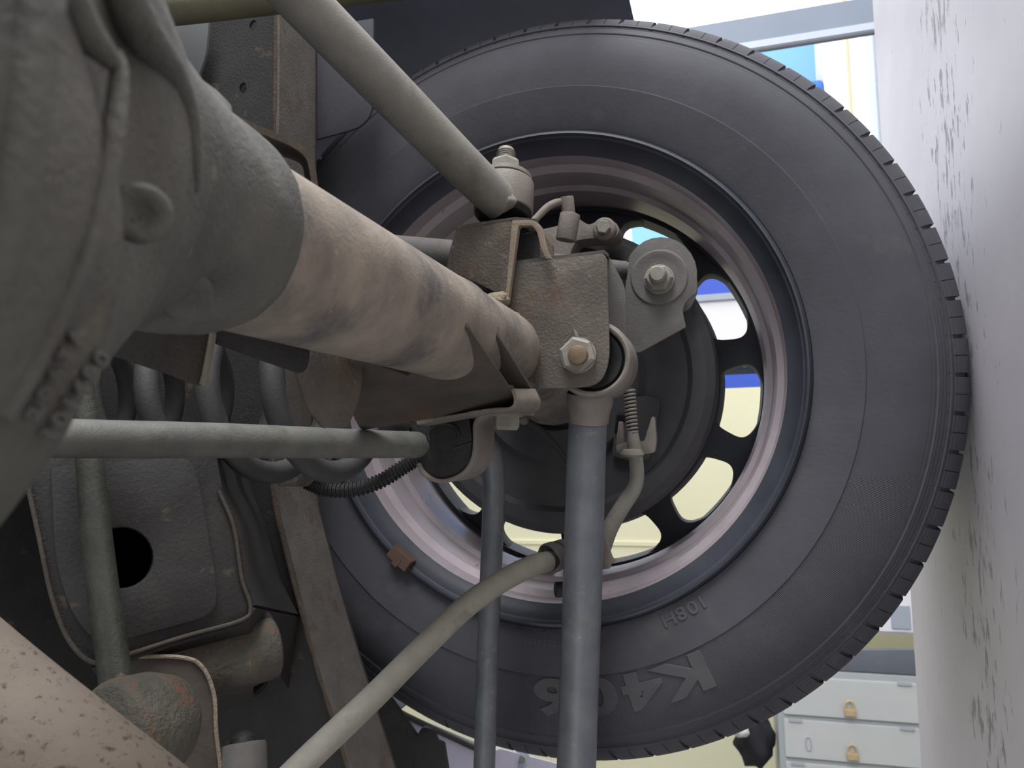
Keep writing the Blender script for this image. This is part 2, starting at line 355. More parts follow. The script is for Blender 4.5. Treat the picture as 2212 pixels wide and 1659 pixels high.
# lockers
LY = 3.7
lx = [at(1840, y, LY).x for y in (1366, 1462, 1556, 1650, 1744)]          # column boundaries, falling x
lz1 = at(1693, 1560, LY).z; lz0 = at(1985, 1570, LY).z
lk = thing('locker_cabinet', 'pale grey metal locker cabinet with padlocked doors beyond the tyre', 'lockers', ((lx[1]+lx[4])/2, LY+.25, -1.3))
box('body', LOCKD, (lx[4]-.02, LY, -1.3), (lx[1]+.02, LY+.5, lz1+.03), lk, .006)
for i in range(1, 4):
    x0, x1 = lx[i+1]+.012, lx[i]-.012
    for tier, (a, b) in enumerate(((lz0, lz1), (-1.22, lz0-.03))):
        d = box('door', LOCK, (x0, LY-.018, a), (x1, LY, b), lk, .004)
        zc = (a+b)/2
        for zz in (a+.06, b-.06): box('hinge', LOCKD, (x1-.012, LY-.027, zz-.035), (x1+.006, LY-.016, zz+.035), d, .002)
        if tier == 0:
            # the padlock: body and shackle on the hasp near the door's free edge
            pk = box('padlock', BRASS, (x0+.018, LY-.045, zc-.03), (x0+.058, LY-.02, zc+.03), d, .006)
            vs, fs = tube_g(catmull([V(x0+.055, LY-.032, zc-.022), V(x0+.085, LY-.032, zc-.018), V(x0+.098, LY-.032, zc), V(x0+.085, LY-.032, zc+.018), V(x0+.055, LY-.032, zc+.022)], 5), .006, 8)
            link('shackle', vs, fs, BRASS, d)
            if i > 1:
                lh = [(x0+.07+.075*math.copysign(min(1, abs(math.cos(q))*1.2), math.cos(q))*.5, b-.12+.018*math.sin(q)) for q in [2*math.pi*k/20 for k in range(20)]]
                solid('label_holder', LOCKD, [[V(x+.01, LY-.022, z) for x, z in lh], [V(x0+.08+(x-x0-.07)*.8, LY-.022, b-.12+(z-b+.12)*.5) for x, z in lh]], .004, d, .0005)
bgz = lz1+.03
bgl = blob('bag', BAGM, (at(1650, 1610, LY).x-.02, LY+.15, bgz+.125), (.15, .12, .10), amp=.35, f=4, seed=3); tag(bgl, 'black cloth bag slumped on top of the lockers', 'bag')
wc = blob('cloth', WHITE, (at(1640, 1580, LY).x+.03, LY-.02, bgz+.20), (.06, .05, .05), amp=.4, f=4, seed=9); tag(wc, 'crumpled white cloth lying against the black bag on the lockers', 'cloth')
# things beside the lockers, by the image's right edge
bx = lx[1]+.03
cb = thing('grey_board', 'dark grey board leaning upright against the lockers, half hidden by the tyre', 'board', (bx+.03, LY+.2, -1.3))
solid('board', mat('board_grey', (96, 102, 110), (108, 114, 122), 6, .6, 0, .1, 40), [[V(bx-.005, LY+.01, -1.3), V(bx+.16, LY+.01, -1.3), V(bx+.10, LY+.01, lz1-.22), V(bx-.005, LY+.01, lz1-.12)]], .03, cb, .004, V(0, 1, 0))
jug = thing('white_cabinet', 'low white cabinet standing beside the grey board near the lockers', 'cabinet', (bx+.4, LY+.5, -1.3))
box('cabinet_body', WHITE, (bx+.13, LY+.3, -1.3), (bx+.8, LY+.7, lz1-.15), jug, .012); box('cabinet_door', WHITE, (bx+.15, LY+.28, -1.2), (bx+.78, LY+.3, lz1-.18), jug, .004)
box('cabinet_vent', GREYL, (bx+.17, LY+.27, lz0-.05), (bx+.30, LY+.285, lz0+.05), jug, .003)

# ------------------------------------------------------------------ car body and chassis overhead
fp = box('body_floor', FRAME, (-1.4, -1.7, .80), (1.4, .05, .83), bev=0); tag(fp, 'dark underseal coated body floor above the axle', 'body floor')
la, lb = math.radians(-9), math.radians(148); vs = []; fs = []; NA = 60
for i in range(NA+1):
    a = la+(lb-la)*i/NA; j = .004*noise.noise(Vector((i*.9, 0, 0))) if 0 < i < NA else 0
    for (rr, yy) in ((.47, -.10), (.478, .24), (.482, .24), (.474, -.10)):
        aa = a
        if i == 0: aa = a+.02*noise.noise(Vector((yy*40, rr*10, 1)))
        vs.append(HC+V(math.cos(aa)*(rr+j), yy, math.sin(aa)*(rr+j)))
for i in range(NA):
    for k in range(4): fs.append((i*4+k, i*4+(k+1) % 4, i*4+4+(k+1) % 4, i*4+4+k))
ln = link('wheelarch_liner', vs, fs, LINER, sharp=40); tag(ln, 'dark blue grey plastic wheelarch liner curving above the tyre', 'wheelarch liner')
# frame rail: inner side, underside and outer side as one box section that follows the kick-up
YI, YO = -.167, -.104
rp = [(600, -140), (604, 40), (602, 300), (594, 560), (590, 800), (596, 1040), (634, 1220), (694, 1440), (756, 1640), (820, 1850)]
bl = catmull([at(x, y, YI) for x, y in rp], 8)
ch = thing('chassis_frame', 'dark chassis rail with a dusty underside running behind the coil spring', 'chassis rail', (0, YI, .5))
N_ = len(bl); near = bl; far = [V(p.x, YO, p.z) for p in bl]; top_n = [V(p.x, YI, p.z+.20) for p in bl]; top_f = [V(p.x, YO, p.z+.20) for p in bl]
strip('underside_flange', FLNG, [p+V(0, -.0045, -.003) for p in near], far, .003, ch, V(0, 0, 1))
# inner side plate with punched holes: outline in the (x, z) plane at y = YI
def hole(px, py, r):
    c = at(px, py, YI); return [V(c.x+r*math.cos(q), YI, c.z+r*.8*math.sin(q)) for q in [2*math.pi*k/20 for k in range(20)]]
solid('inner_side', FRAME, [near+top_n[::-1], hole(547, 55, .0052), hole(525, 190, .0052)], .003, ch, 0, V(0, 1, 0))
strip('outer_side', FRAME, far, top_f, .003, ch)
vs, fs = tube_g([p+V(0, -.004, .0015) for p in bl], [.0022+.0012*noise.noise(Vector((i*.7, 3, 0))) for i in range(N_)], 8); link('rust_seam', vs, fs, mat('rust_seam', (60, 50, 42), (88, 76, 64), 60, .9, 0, .8, 300), ch)
# spring tower plate with the big round hole
pt = plane3((100, 1050, .445), (500, 1050, .50), (300, 1400, .455))
tw = plate('tower_plate', FRAME, [(52, 1035), (78, 960), (452, 960), (470, 1060, 30), (505, 1140, 30), (520, 1250, 30), (543, 1310, 30), (528, 1338, 20), (280, 1412), (196, 1432, 40), (150, 1385, 50), (112, 1290, 60), (84, 1160, 50)], pt, .004, ch, [ell(262, 1205, 68, 66)], .0012)
edge = catmull([pt(x, y)-ray(x, y)*.002 for x, y in ((60, 1050), (84, 1160), (112, 1290), (150, 1385), (205, 1432), (280, 1412), (400, 1374), (520, 1340), (541, 1312), (522, 1250), (505, 1140), (472, 1060))], 8)
vs, fs = tube_g(edge, .0013, 10); link('tower_flange', vs, fs, mat('flange_edge', (62, 58, 52), (82, 75, 66), 60, .85, 0, .5, 400, [((84, 60, 46), 50, .56, .7)]), ch)
plate('tower_panel', FRAME, [(110, 1010), (415, 985, 40), (440, 1090, 40), (472, 1290, 60), (455, 1330, 40), (220, 1395, 60), (160, 1340, 60), (120, 1220, 60)], lambda x, y: pt(x, y)-ray(x, y)*.004, .004, ch, [ell(262, 1205, 70, 68)], .002)
# tower side: web from the tower back to the rail
strip('tower_web', DARK, [pt(x, y) for x, y in ((452, 960), (470, 1060), (505, 1140), (522, 1250), (543, 1310))], [at(x, y, YI) for x, y in ((520, 960), (540, 1060), (570, 1140), (600, 1250), (640, 1330))], .003, ch)
strip('tower_web', DARK, [pt(x, y) for x, y in ((543, 1310), (528, 1340), (280, 1412), (196, 1432))], [at(x, y, YI) for x, y in ((640, 1330), (620, 1480), (400, 1560), (300, 1580))], .003, ch)
strip('tower_web', DARK, [pt(x, y) for x, y in ((54, 1036), (86, 1160), (114, 1290), (152, 1385), (196, 1430))], [at(x, y, YI-.002) for x, y in ((150, 1036), (175, 1160), (200, 1290), (240, 1385), (300, 1580))], .003, ch)  # left sheet added to block light, so the round hole stays dark
strip('tower_web', DARK, [pt(x, y) for x, y in ((54, 1036), (78, 962), (452, 962))], [at(x, y, YI-.002) for x, y in ((150, 1036), (160, 962), (520, 962))], .003, ch)  # top sheet, likewise added to shut light out of the tower
tb = plate('top_panel', PANEL, [(300, 40), (452, 40), (444, 120, 20), (420, 190), (390, 200), (300, 120)], planeY(-.185), .003, ch)
inner = plate('inner_wheelhouse', WHPAN, [(672, 60), (806, 40), (806, 240, 40), (780, 275, 30), (664, 306)], planeY(-.10), .003)
tag(inner, 'dark inner wheelhouse panel with a rounded corner beside the frame rail', 'panel')
# tab with holes on the rail, lower middle
tabp = plane3((600, 990, .585), (710, 990, .60), (640, 1050, .59))
tabb = plate('hose_bracket', BRK, [(592, 985), (716, 985), (716, 1000, 8), (700, 1030, 10), (682, 1036), (664, 1052, 10), (600, 1050), (598, 1026, 4), (632, 1028, 10), (638, 1005, 8), (628, 992, 4), (606, 1008, 4)], tabp, .003, None, [ell(678, 999, 8, 12)])
tag(tabb, 'rusty tab with an oval hole and notch holding the corrugated hose', 'bracket')
# olive pipe crossing at the top
op = tube('tail_pipe', OLIVE, [(150, 42, .60, 34), (420, 14, .60, 34), (700, -18, .60, 34), (900, -40, .60, 34)], seg=28); tag(op, 'olive green pipe across the top left corner behind the diagonal rod', 'pipe')
# sill and mud flap at the bottom
sl = thing('body_sill', 'pale lavender painted sill lit below the tyre at the bottom edge', 'sill', at(1050, 1640, .14))
slp = plane3((860, 1540, .92), (1120, 1640, 1.14), (880, 1780, .94))
plate('sill_panel', SILL, [(800, 1440), (862, 1530), (890, 1546), (1034, 1606), (1200, 1662), (1300, 1690), (1300, 1800), (780, 1800)], slp, .004, sl)
vs, fs = tube_g(catmull([slp(x, y)-ray(x, y)*.003 for x, y in ((866, 1540), (890, 1552), (1030, 1618), (1110, 1655), (1200, 1680))], 6), .0038, 10); link('sill_seam', vs, fs, RUB, sl)
sls = lambda x, y: slp(x, y)-ray(x, y)*.012
plate('sill_step', SILL, [(1066, 1622, 10), (1082, 1618), (1300, 1675), (1300, 1800), (1060, 1800)], sls, .012, sl, bev=.004)
c = sls(1126, 1641); cn = (CAM-c).normalized(); hexg('clip', GREYL, c, cn, .008, .003, sl, washer=.0135)
vs, fs = lathe_g(c+cn*.003, cn, [(0, 0), (0, .006), (.003, .0052), (.004, 0)], 20); link('clip_button', vs, fs, STEEL, sl)
flp = plate('mud_flap', RUB, [(790, 1440), (852, 1520), (900, 1590), (912, 1570, 8), (936, 1578, 8), (944, 1600), (958, 1606, 6), (968, 1670), (975, 1760), (780, 1760)], planeY(.075), .006)
tag(flp, 'black torn mud flap hanging in front of the lavender sill', 'mud flap')

# ------------------------------------------------------------------ wheel
wh = thing('wheel', 'road wheel with a dusty black tyre standing on the white runway', 'wheel', (0, .1, 0))
TP = [(-.030, .236), (-.040, .2405), (-.0455, .2425), (-.0475, .247), (-.0515, .262), (-.0545, .276), (-.0556, .283), (-.0545, .284), (-.0555, .300), (-.0545, .316), (-.050, .331), (-.044, .3405), (-.0445, .342), (-.036, .352), (-.0375, .3535), (-.026, .3625), (-.015, .3695), (.03, .372), (.036, .372), (.037, .362), (.046, .362), (.047, .371),
      (.085, .369), (.086, .361), (.095, .361), (.096, .369), (.134, .367), (.135, .360), (.144, .360), (.145, .367), (.19, .364), (.206, .358), (.222, .342), (.233, .32), (.236, .295), (.232, .268), (.224, .247), (.212, .2405), (.205, .236)]
tire = lathe('tire', TIRE, HC, AX, TP, wh, 160, sharp=40)
def sw_s(r):
    q = [(b, a) for a, b in TP[:17]]
    for i in range(len(q)-1):
        if q[i][0] <= r <= q[i+1][0]:
            k = (r-q[i][0])/max(1e-6, q[i+1][0]-q[i][0]); return q[i][1]+(q[i+1][1]-q[i][1])*k
    return q[-1][1]
NB = 68
BP = [(-.0375, .3505), (-.032, .3595), (-.022, .3685), (-.010, .3750), (.006, .3780), (.034, .3785), (.034, .366), (-.012, .3635), (-.030, .352)]
def block_g():
    vs = []; fs = []
    for (a0, a1) in ((-2.36, -.05), (.05, 2.36)):
        n0 = len(vs); K = 4
        for k in range(K+1):
            a = math.radians(a0+(a1-a0)*k/K)
            for i, (s, r) in enumerate(BP):
                sh = math.radians(.9)*(s+.035)/.07                   # blocks lean a little along the tread
                vs.append((math.cos(a+sh)*r, s, math.sin(a+sh)*r))
        m_ = len(BP)
        for k in range(K):
            for i in range(m_):
                fs.append((n0+k*m_+i, n0+k*m_+(i+1) % m_, n0+(k+1)*m_+(i+1) % m_, n0+(k+1)*m_+i))
        fs += [tuple(n0+i for i in range(m_)), tuple(n0+K*m_+i for i in range(m_))]
    return vs, fs
vs, fs = block_g()
tb0 = link('tread_block', [Vector(v)+HC for v in vs], fs, TIRE, wh, True, 30)
bm_me = tb0.data
for v in bm_me.vertices: v.co = v.co-(HC-wh.location)
tb0.location = HC-wh.location
for k in range(1, NB):
    o = tb0.copy(); COL.objects.link(o); o.rotation_euler = (0, -2*math.pi*k/NB, 0)
def text_arc(name, s, px, py, hpx, m, ext=.0009, bold=.012, xs=1.0):
    p = at(px, py, -.053); r = math.hypot(p.x, p.z-HUB); th0 = math.atan2(p.z-HUB, p.x); size = hpx*depth(p)/F/.72
    adv = {'1': .42, 'I': .3, ' ': .35, 'W': .8, 'M': .78, 'H': .68, '/': .4}
    w = [adv.get(c, .6)*size*xs for c in s]; tot = sum(w); x = -tot/2; vs = []; fs = []
    for c, ww in zip(s, w):
        if c != ' ':
            gv, gf = glyph_mesh(c, size, ext, bold); th = th0-(x+ww/2)/r; n0 = len(vs)
            er = V(math.cos(th), 0, math.sin(th)); et = V(math.sin(th), 0, -math.cos(th)); r0 = r-size*.36
            for v in gv:
                rr = r0+v.y; vs.append(HC+er*rr+et*v.x*xs+V(0, sw_s(rr)-v.z, 0))
            fs += [tuple(i+n0 for i in f) for f in gf]
        x += ww
    return link(name, vs, fs, m, tire, False)
TXT = mat('raised_letter_rubber', (72, 71, 73), (84, 82, 84), 30, .7, 0, .1, 300)
tag(text_arc('model_lettering', 'K406', 1340, 1500, 74, TXT, .0012, .035, 1.62), 'raised lettering reading K406')
tag(text_arc('rating_lettering', '108H', 1478, 1324, 27, TXT, .0008, .01, 1.25), 'raised lettering reading 108H')
tag(text_arc('code_lettering', '0M347 SW P025', 1128, 1360, 12, TXT, .0004), 'small raised code')
tag(text_arc('number_lettering', '0228385', 1165, 1390, 13, TXT, .0004), 'small raised number 0228385')
lathe('rim_flange', RIMD, HC, AX, [(-.036, .2430), (-.0475, .2415), (-.0530, .2385), (-.0535, .2365), (-.0500, .2350), (-.0490, .2335), (-.0420, .2310), (-.0360, .2260), (-.0330, .2215), (-.028, .2230), (-.030, .232), (-.036, .2430)], wh, 160, sharp=30)
lathe('rim_barrel', RIM, HC, AX, [(-.033, .2218), (-.012, .2205), (-.004, .2150), (.030, .2130), (.036, .2085), (.080, .2075), (.088, .2125), (.140, .2125), (.205, .236), (.205, .240), (.135, .217), (.03, .218), (-.006, .2245), (-.028, .2240), (-.033, .2218)], wh, 128, sharp=30)
wa = [-30, -64, -97.5, -131.5, -164, -199, -232, -264, -295, -327]
lathe('disc_rim', SPOKE, HC, AX, [(.106, .2075), (.104, .2135), (.14, .2135), (.14, .2065), (.106, .2075)], wh, 128)
hub_p = lathe('wheel_centre', SPOKE, HC, AX, [(.112, 0), (.112, .150), (.110, .163), (.122, .168), (.145, .165), (.16, .10), (.165, 0)], wh, 96)
def polar(a, r, y=.110): a = math.radians(a); return HC+V(math.cos(a)*r, y, math.sin(a)*r)
HW = [(.160, 7.5), (.168, 10.5), (.18, 11.8), (.192, 12.2), (.200, 10.8), (.2055, 7.6), (.2085, 3.5), (.2105, 0)]
HWS = [(v.x, v.y*1000) for v in catmull([V(r, h/1000, 0) for r, h in HW], 4)]
for i in range(10):
    a0 = wa[i]; a1 = wa[(i+1) % 10]-(360 if i == 9 else 0)
    A_ = [(r, a0-h) for r, h in HWS]; B_ = [(r, a1+h) for r, h in HWS[::-1]]
    o_ = [(HWS[-1][0], a0+(a1-a0)*k/8) for k in range(1, 8)]; i_ = [(HWS[0][0], B_[-1][1]+(A_[0][1]-B_[-1][1])*k/6) for k in range(1, 6)]
    lp = [polar(a, r) for r, a in A_+o_+B_+i_]
    solid('spoke', SPOKE, [lp], .028, wh, .004, V(0, 1, 0))
# clip-on weight at the flange, stick-on weight strip in the barrel
p = at(878, 1188, -.054); th = math.atan2(p.z-HUB, p.x)
def ang_box(name, m, th, r0, r1, y0, y1, half, parent, n=5):
    vs = []; fs = []
    for k in range(n):
        a = th-half+2*half*k/(n-1); e = V(math.cos(a), 0, math.sin(a))
        vs += [HC+e*r0+V(0, y0, 0), HC+e*r1+V(0, y0, 0), HC+e*r1+V(0, y1, 0), HC+e*r0+V(0, y1, 0)]
    for k in range(n-1):
        for j in range(4): fs.append((k*4+j, k*4+(j+1) % 4, k*4+4+(j+1) % 4, k*4+4+j))
    fs += [(0, 1, 2, 3), tuple(n*4-4+j for j in (3, 2, 1, 0))]
    return link(name, vs, fs, m, parent, True, 40)
ww = ang_box('clip_weight', BROWNW, th, .2285, .2405, -.0580, -.044, math.radians(3.0), wh); tag(ww, 'orange brown clip-on balance weight')
ang_box('weight_clip', BROWNW, th, .2330, .2430, -.0585, -.050, math.radians(.8), ww)
p = at(1160, 1186, .05); th = math.atan2(p.z-HUB, p.x)
sw = ang_box('stick_on_weight', RIM, th, .2035, .2085, .045, .068, math.radians(6), wh, 7); tag(sw, 'stick-on balance weight strip inside the barrel')

# ------------------------------------------------------------------ rear axle
A0 = HC+V(.006, 0, .004)
ax = thing('rear_axle', 'dusty grey rear axle casing with welded brackets running towards the wheel', 'axle', A0+V(0, -.3, -.03))
def axp(s): return A0+V(0, s, 0)
lathe('axle_tube', TUBE, A0, AX, [(-.56, 0), (-.56, .0325), (-.40, .0325), (-.33, .0325), (-.318, .0332), (-.308, .0334), (-.303, .0328), (-.301, .031), (-.30, 0)], ax, 64)
lathe('axle_end', TUBE, A0, AX, [(-.31, 0), (-.31, .0322), (-.22, .0322), (-.12, .031), (-.08, .034), (-.02, .05), (-.005, .055), (0, 0)], ax, 56)
UP = [(-.528, .0315), (-.5315, .0352), (-.536, .0362), (-.555, .0370), (-.575, .0390), (-.594, .0425), (-.605, .0455), (-.618, .0500), (-.65, .068), (-.70, .088), (-.76, .088)]
DN = [(-.528, .0315), (-.5315, .0352), (-.536, .0365), (-.55, .0379), (-.558, .0382), (-.567, .0386), (-.575, .0412), (-.585, .0461), (-.594, .0519), (-.605, .0611), (-.618, .0736), (-.635, .0897), (-.65, .1084), (-.70, .125), (-.76, .125)]
MI = [(-.528, .0315), (-.5315, .0352), (-.536, .0365), (-.56, .0395), (-.575, .042), (-.594, .048), (-.605, .053), (-.618, .060), (-.65, .076), (-.70, .09), (-.76, .09)]
def itp(T, s):
    if s >= T[0][0]: return T[0][1]
    for i in range(len(T)-1):
        if T[i+1][0] <= s <= T[i][0]:
            k = (T[i][0]-s)/(T[i][0]-T[i+1][0]); return T[i][1]+(T[i+1][1]-T[i][1])*k
    return T[-1][1]
def bell_r(s, th):
    c = math.cos(th); m_ = itp(MI, s); return m_+((itp(UP, s) if c > 0 else itp(DN, s))-m_)*abs(c)**1.5
def bell_f(p):
    d = p-A0; return math.hypot(d.x, d.z)-bell_r(d.y, math.atan2(d.z, d.x))
def hit(px, py):
    r = ray(px, py); d = .06
    while d < .4:
        if bell_f(CAM+r*d) < 0:
            lo, hi = d-.002, d
            for _ in range(20):
                md = (lo+hi)/2
                if bell_f(CAM+r*md) < 0: hi = md
                else: lo = md
            return CAM+r*hi
        d += .002
    # past the outline: nearest approach
    best = min((abs(bell_f(CAM+r*(.1+.002*k))), .1+.002*k) for k in range(130)); return CAM+r*best[1]
def bell_n(p):
    e = .002; g = V(bell_f(p+V(e, 0, 0))-bell_f(p-V(e, 0, 0)), bell_f(p+V(0, e, 0))-bell_f(p-V(0, e, 0)), bell_f(p+V(0, 0, e))-bell_f(p-V(0, 0, e))); return g.normalized()
PK0 = hit(325, 305)
def pocket(p):
    """cast recess between the vertical rib and the shoulder rib: an oval dent on the housing's side"""
    d = p-PK0; e = (d.dot(PKU)/.022)**4+(d.dot(PKV)/.013)**4+(d.dot(PKN)/.02)**4
    return .0065/(1+e**1.5)
PKN = bell_n(PK0); PKU = (hit(318, 230)-hit(330, 370)).normalized(); PKV = PKN.cross(PKU)
S_ = [-.528, -.5315, -.536]+[-.540-.0035*k for k in range(63)]; SEG = 96; vs = []; fs = []
for s in S_:
    for k in range(SEG):
        th = 2*math.pi*k/SEG; r = bell_r(s, th)
        p = A0+V(math.cos(th)*r, s, math.sin(th)*r); p -= (p-axp(s)).normalized()*pocket(p); vs.append(p+(p-axp(s)).normalized()*(.0009*noise.noise(p*60)+.0004*noise.noise(p*220)))
for i in range(len(S_)-1):
    for k in range(SEG): fs.append((i*SEG+k, i*SEG+(k+1) % SEG, (i+1)*SEG+(k+1) % SEG, (i+1)*SEG+k))
fs += [tuple(range(SEG)), tuple((len(S_)-1)*SEG+k for k in range(SEG))]
df = link('differential_housing', vs, fs, CAST, ax, True, 40); tag(df, 'bulky grey cast differential housing with ribs and raised numbers')
def rib(ctrl, flat=.45):
    pts = []; rr = []
    for x, y, r in ctrl:
        h = hit(x, y); d = depth(h); pts.append(h-bell_n(h)*(r*d/F)*flat); rr.append(V(r*d/F, 0, 0))
    vs, fs = tube_g(catmull(pts, 8), [q.x for q in catmull(rr, 8)], 20); return link('rib', vs, fs, CAST, df, True, 60)
rib([(258, 110, 8), (262, 165, 20), (248, 300, 24), (226, 420, 22), (196, 530, 22), (165, 610, 22), (128, 690, 24), (70, 800, 26), (10, 900, 26)], .2)
rib([(90, -60, 60), (78, 60, 58), (55, 220, 56), (28, 380, 54), (0, 520, 54), (-40, 640, 54)], .15)
rib([(270, -40, 44), (318, 60, 44), (372, 150, 40), (408, 240, 30), (420, 330, 22), (424, 410, 14)], .35)
rib([(160, -30, 40), (200, 60, 40), (250, 130, 22), (262, 160, 8)], .5)
def boss(px, py, rpx, vw):
    h = hit(px, py); n = (bell_n(h)*(1-vw)+(CAM-h).normalized()*vw).normalized(); R_ = rpx*depth(h)/F
    o = lathe('boss', CAST, h-n*R_*.30, n, [(0, R_*1.04), (R_*.40, R_*1.0), (R_*.56, R_*.92), (R_*.62, R_*.80), (R_*.60, R_*.62), (R_*.52, R_*.46), (R_*.44, R_*.34), (R_*.30, R_*.14), (R_*.28, 0)], df, 48)
    return o
boss(306, 462, 64, .85); boss(402, 640, 58, .55)
# pits in the first boss and the small drilled marks
for x, y, r in ((288, 476, 5), (302, 470, 4), (322, 466, 6), (318, 492, 7)):
    h = hit(x, y); n = (CAM-h).normalized(); vs, fs = lathe_g(h+n*.0016, n, [(0, 0), (0, r*depth(h)/F), (.0012, r*depth(h)/F*.8), (.0016, 0)], 12); link('pit', vs, fs, RUB, df)
plate('casting_lug', CAST, [(410, 150), (442, 176), (470, 196, 6), (500, 228, 6), (504, 262, 3), (494, 266, 3), (470, 250), (420, 205)], plane3((420, 160, .205), (500, 240, .222), (440, 200, .203)), .012, df, bev=.0015)
def cast_text(name, s, a, b, hpx):
    n_ = len(s); vs = []; fs = []
    for i, c in enumerate(s):
        if c == ' ': continue
        t = i/(n_-1); x, y = a[0]+(b[0]-a[0])*t, a[1]+(b[1]-a[1])*t; h = hit(x, y); rt = hit(x+(b[0]-a[0])*.06, y+(b[1]-a[1])*.06)-h
        n = (bell_n(h)*.65+(CAM-h).normalized()*.35).normalized(); rt = (rt-n*rt.dot(n)).normalized(); up = n.cross(rt)
        size = hpx*depth(h)/F/.72; gv, gf = glyph_mesh(c, size, .0007, .006); n0 = len(vs)
        for v in gv: vs.append(h+rt*v.x*.85+up*(v.y-size*.36)+n*(v.z+.0007))
        fs += [tuple(i2+n0 for i2 in f) for f in gf]
    return link(name, vs, fs, CAST, df, False)
tag(cast_text('cast_number', '101480', (96, 930), (206, 770), 42), 'raised cast number along the housing edge')
cast_text('cast_code', '206TA', (60, 884), (150, 722), 34)
blob('weld_patch', WELD, P(1106, 712, .585), (.014, .008, .010), ax, .35, 5, 1); blob('weld_patch', WELD, P(1068, 648, .575), (.006, .006, .012), ax, .4, 6, 4)
blob('weld_patch', WELD, P(905, 806, .468), (.004, .006, .012), ax, .4, 6, 7); blob('weld_patch', WELD, P(972, 752, .50), (.010, .005, .010), ax, .45, 7, 8)
# brackets on the near half
pb = plane3((250, 760, .285), (460, 715, .31), (430, 830, .31))
plate('spring_perch', DARK, [(228, 770), (275, 690), (462, 690), (464, 716), (440, 832, 6), (424, 834, 6), (372, 812), (240, 768)], pb, .004, ax)  # shade on the downward-facing perch is painted in as black
plate('perch_edge', mat('bare_edge', (106, 102, 88), (128, 123, 106), 80, .8, 0, .4, 500), [(455, 700), (468, 700), (467, 730), (450, 828, 4), (436, 834, 4), (442, 812), (458, 726)], lambda x, y: pb(x, y)-ray(x, y)*.003, .012, ax)
plate('perch_tab', DARK, [(468, 690), (560, 700), (668, 748), (669, 772, 6), (664, 796, 8), (648, 808, 8), (560, 778), (468, 744)], plane3((470, 715, .315), (668, 765, .365), (560, 775, .34)), .004, ax)
cup = plane3((660, 770, .40), (782, 785, .425), (740, 915, .42))
plate('spring_cup', BRK, [(630, 740), (770, 745), (784, 788, 8), (779, 850, 20), (764, 895, 12), (752, 922, 6), (700, 925), (664, 880, 20), (644, 815, 20)], cup, .0035, ax)
strip('upper_hook', BRK, catmull([P(x, y, d) for x, y, d in ((495, 258, .265), (560, 287, .28), (625, 314, .295), (658, 338, .30), (668, 366, .302), (677, 425, .305))], 5),
      catmull([P(x, y, d) for x, y, d in ((545, 305, .335), (580, 330, .345), (628, 344, .355), (650, 356, .36), (657, 376, .362), (664, 430, .365))], 5), .0025, ax)
# panhard tower: near plate, far plate, top web
tp = planeY(-.195)
plate('tower_near_plate', BRK, [(984, 497), (1104, 478, 8), (1112, 482, 4), (1094, 640, 4), (1072, 632), (1010, 600), (964, 586), (972, 540)], tp, .003, ax)
plate('tower_channel_edge', mat('tan_edge', (118, 104, 90), (140, 126, 110), 80, .85, 0, .5, 450), [(1106, 476, 4), (1152, 475, 8), (1168, 486, 6), (1180, 536), (1190, 558), (1179, 558), (1169, 536), (1160, 500, 6), (1150, 487, 4), (1120, 487, 6), (1106, 590), (1097, 655, 4), (1086, 660, 4), (1094, 620)], lambda x, y: at(x, y, -.1955), .006, ax)
plate('tower_far_plate', BRK, [(1140, 478), (1160, 484, 8), (1194, 530), (1196, 600), (1168, 600), (1162, 500), (1140, 500)], planeY(-.150), .004, ax)
strip('tower_web', BRK, [at(x, y, -.195) for x, y in ((984, 497), (1050, 486), (1114, 477))], [at(x, y, -.150) for x, y in ((1040, 497), (1104, 488), (1164, 481))], .003, ax)
plate('tower_inner', DARK, [(1020, 520), (1170, 500), (1170, 640), (1020, 640)], planeY(-.148), .003, ax)
# control arm bracket: front and back plate with a web along the top
plate('arm_bracket_front', BRK, [(1096, 573), (1304, 547, 8), (1311, 560, 4), (1317, 785, 40), (1292, 836, 40), (1165, 839), (1120, 800), (1090, 700)], planeY(-.185), .0035, ax, bev=.0012)
plate('arm_bracket_back', MOUNT, [(1150, 590), (1312, 548, 6), (1346, 610, 14), (1352, 640), (1354, 780), (1180, 820)], planeY(-.128), .0035, ax)
strip('arm_bracket_web', MOUNT, [at(1098, 573, -.184), at(1306, 548, -.184)], [at(1150, 592, -.126), at(1316, 556, -.126)], .003, ax)
# stabilizer bracket
plate('bar_bracket_front', BRKD, [(1006, 706, 4), (1012, 708, 4), (1116, 862, 10), (1100, 878), (1040, 884), (880, 912), (780, 930, 10), (758, 890, 20), (756, 780, 4), (806, 785), (880, 812), (940, 780), (985, 740)], plane3((1008, 708, .411), (1105, 870, .520), (800, 920, .505)), .003, ax)
plate('bar_bracket_rear', BRKD, [(1072, 722, 8), (1096, 758), (1158, 858, 6), (1160, 872, 6), (1140, 880), (1080, 880), (1040, 820), (1056, 770)], plane3((1072, 722, .462), (1158, 870, .56), (1060, 870, .55)), .003, ax)
strip('bar_bracket_lip', mat('lip_edge', (104, 96, 88), (124, 115, 105), 70, .85, 0, .4, 450), catmull([at(x, y, -.2625) for x, y in ((1104, 842), (1110, 866), (1098, 880), (1040, 886), (900, 910))], 5), catmull([at(x, y, -.2145) for x, y in ((1150, 842), (1161, 868), (1150, 884), (1090, 888), (960, 914))], 5), .0025, ax)
hexg('stud', STEEL, at(1093, 848, -.235), V(1, 0, 0), .007, .006, ax); hexg('stud', STEEL, at(1090, 812, -.24), V(1, 0, 0), .004, .008, ax)
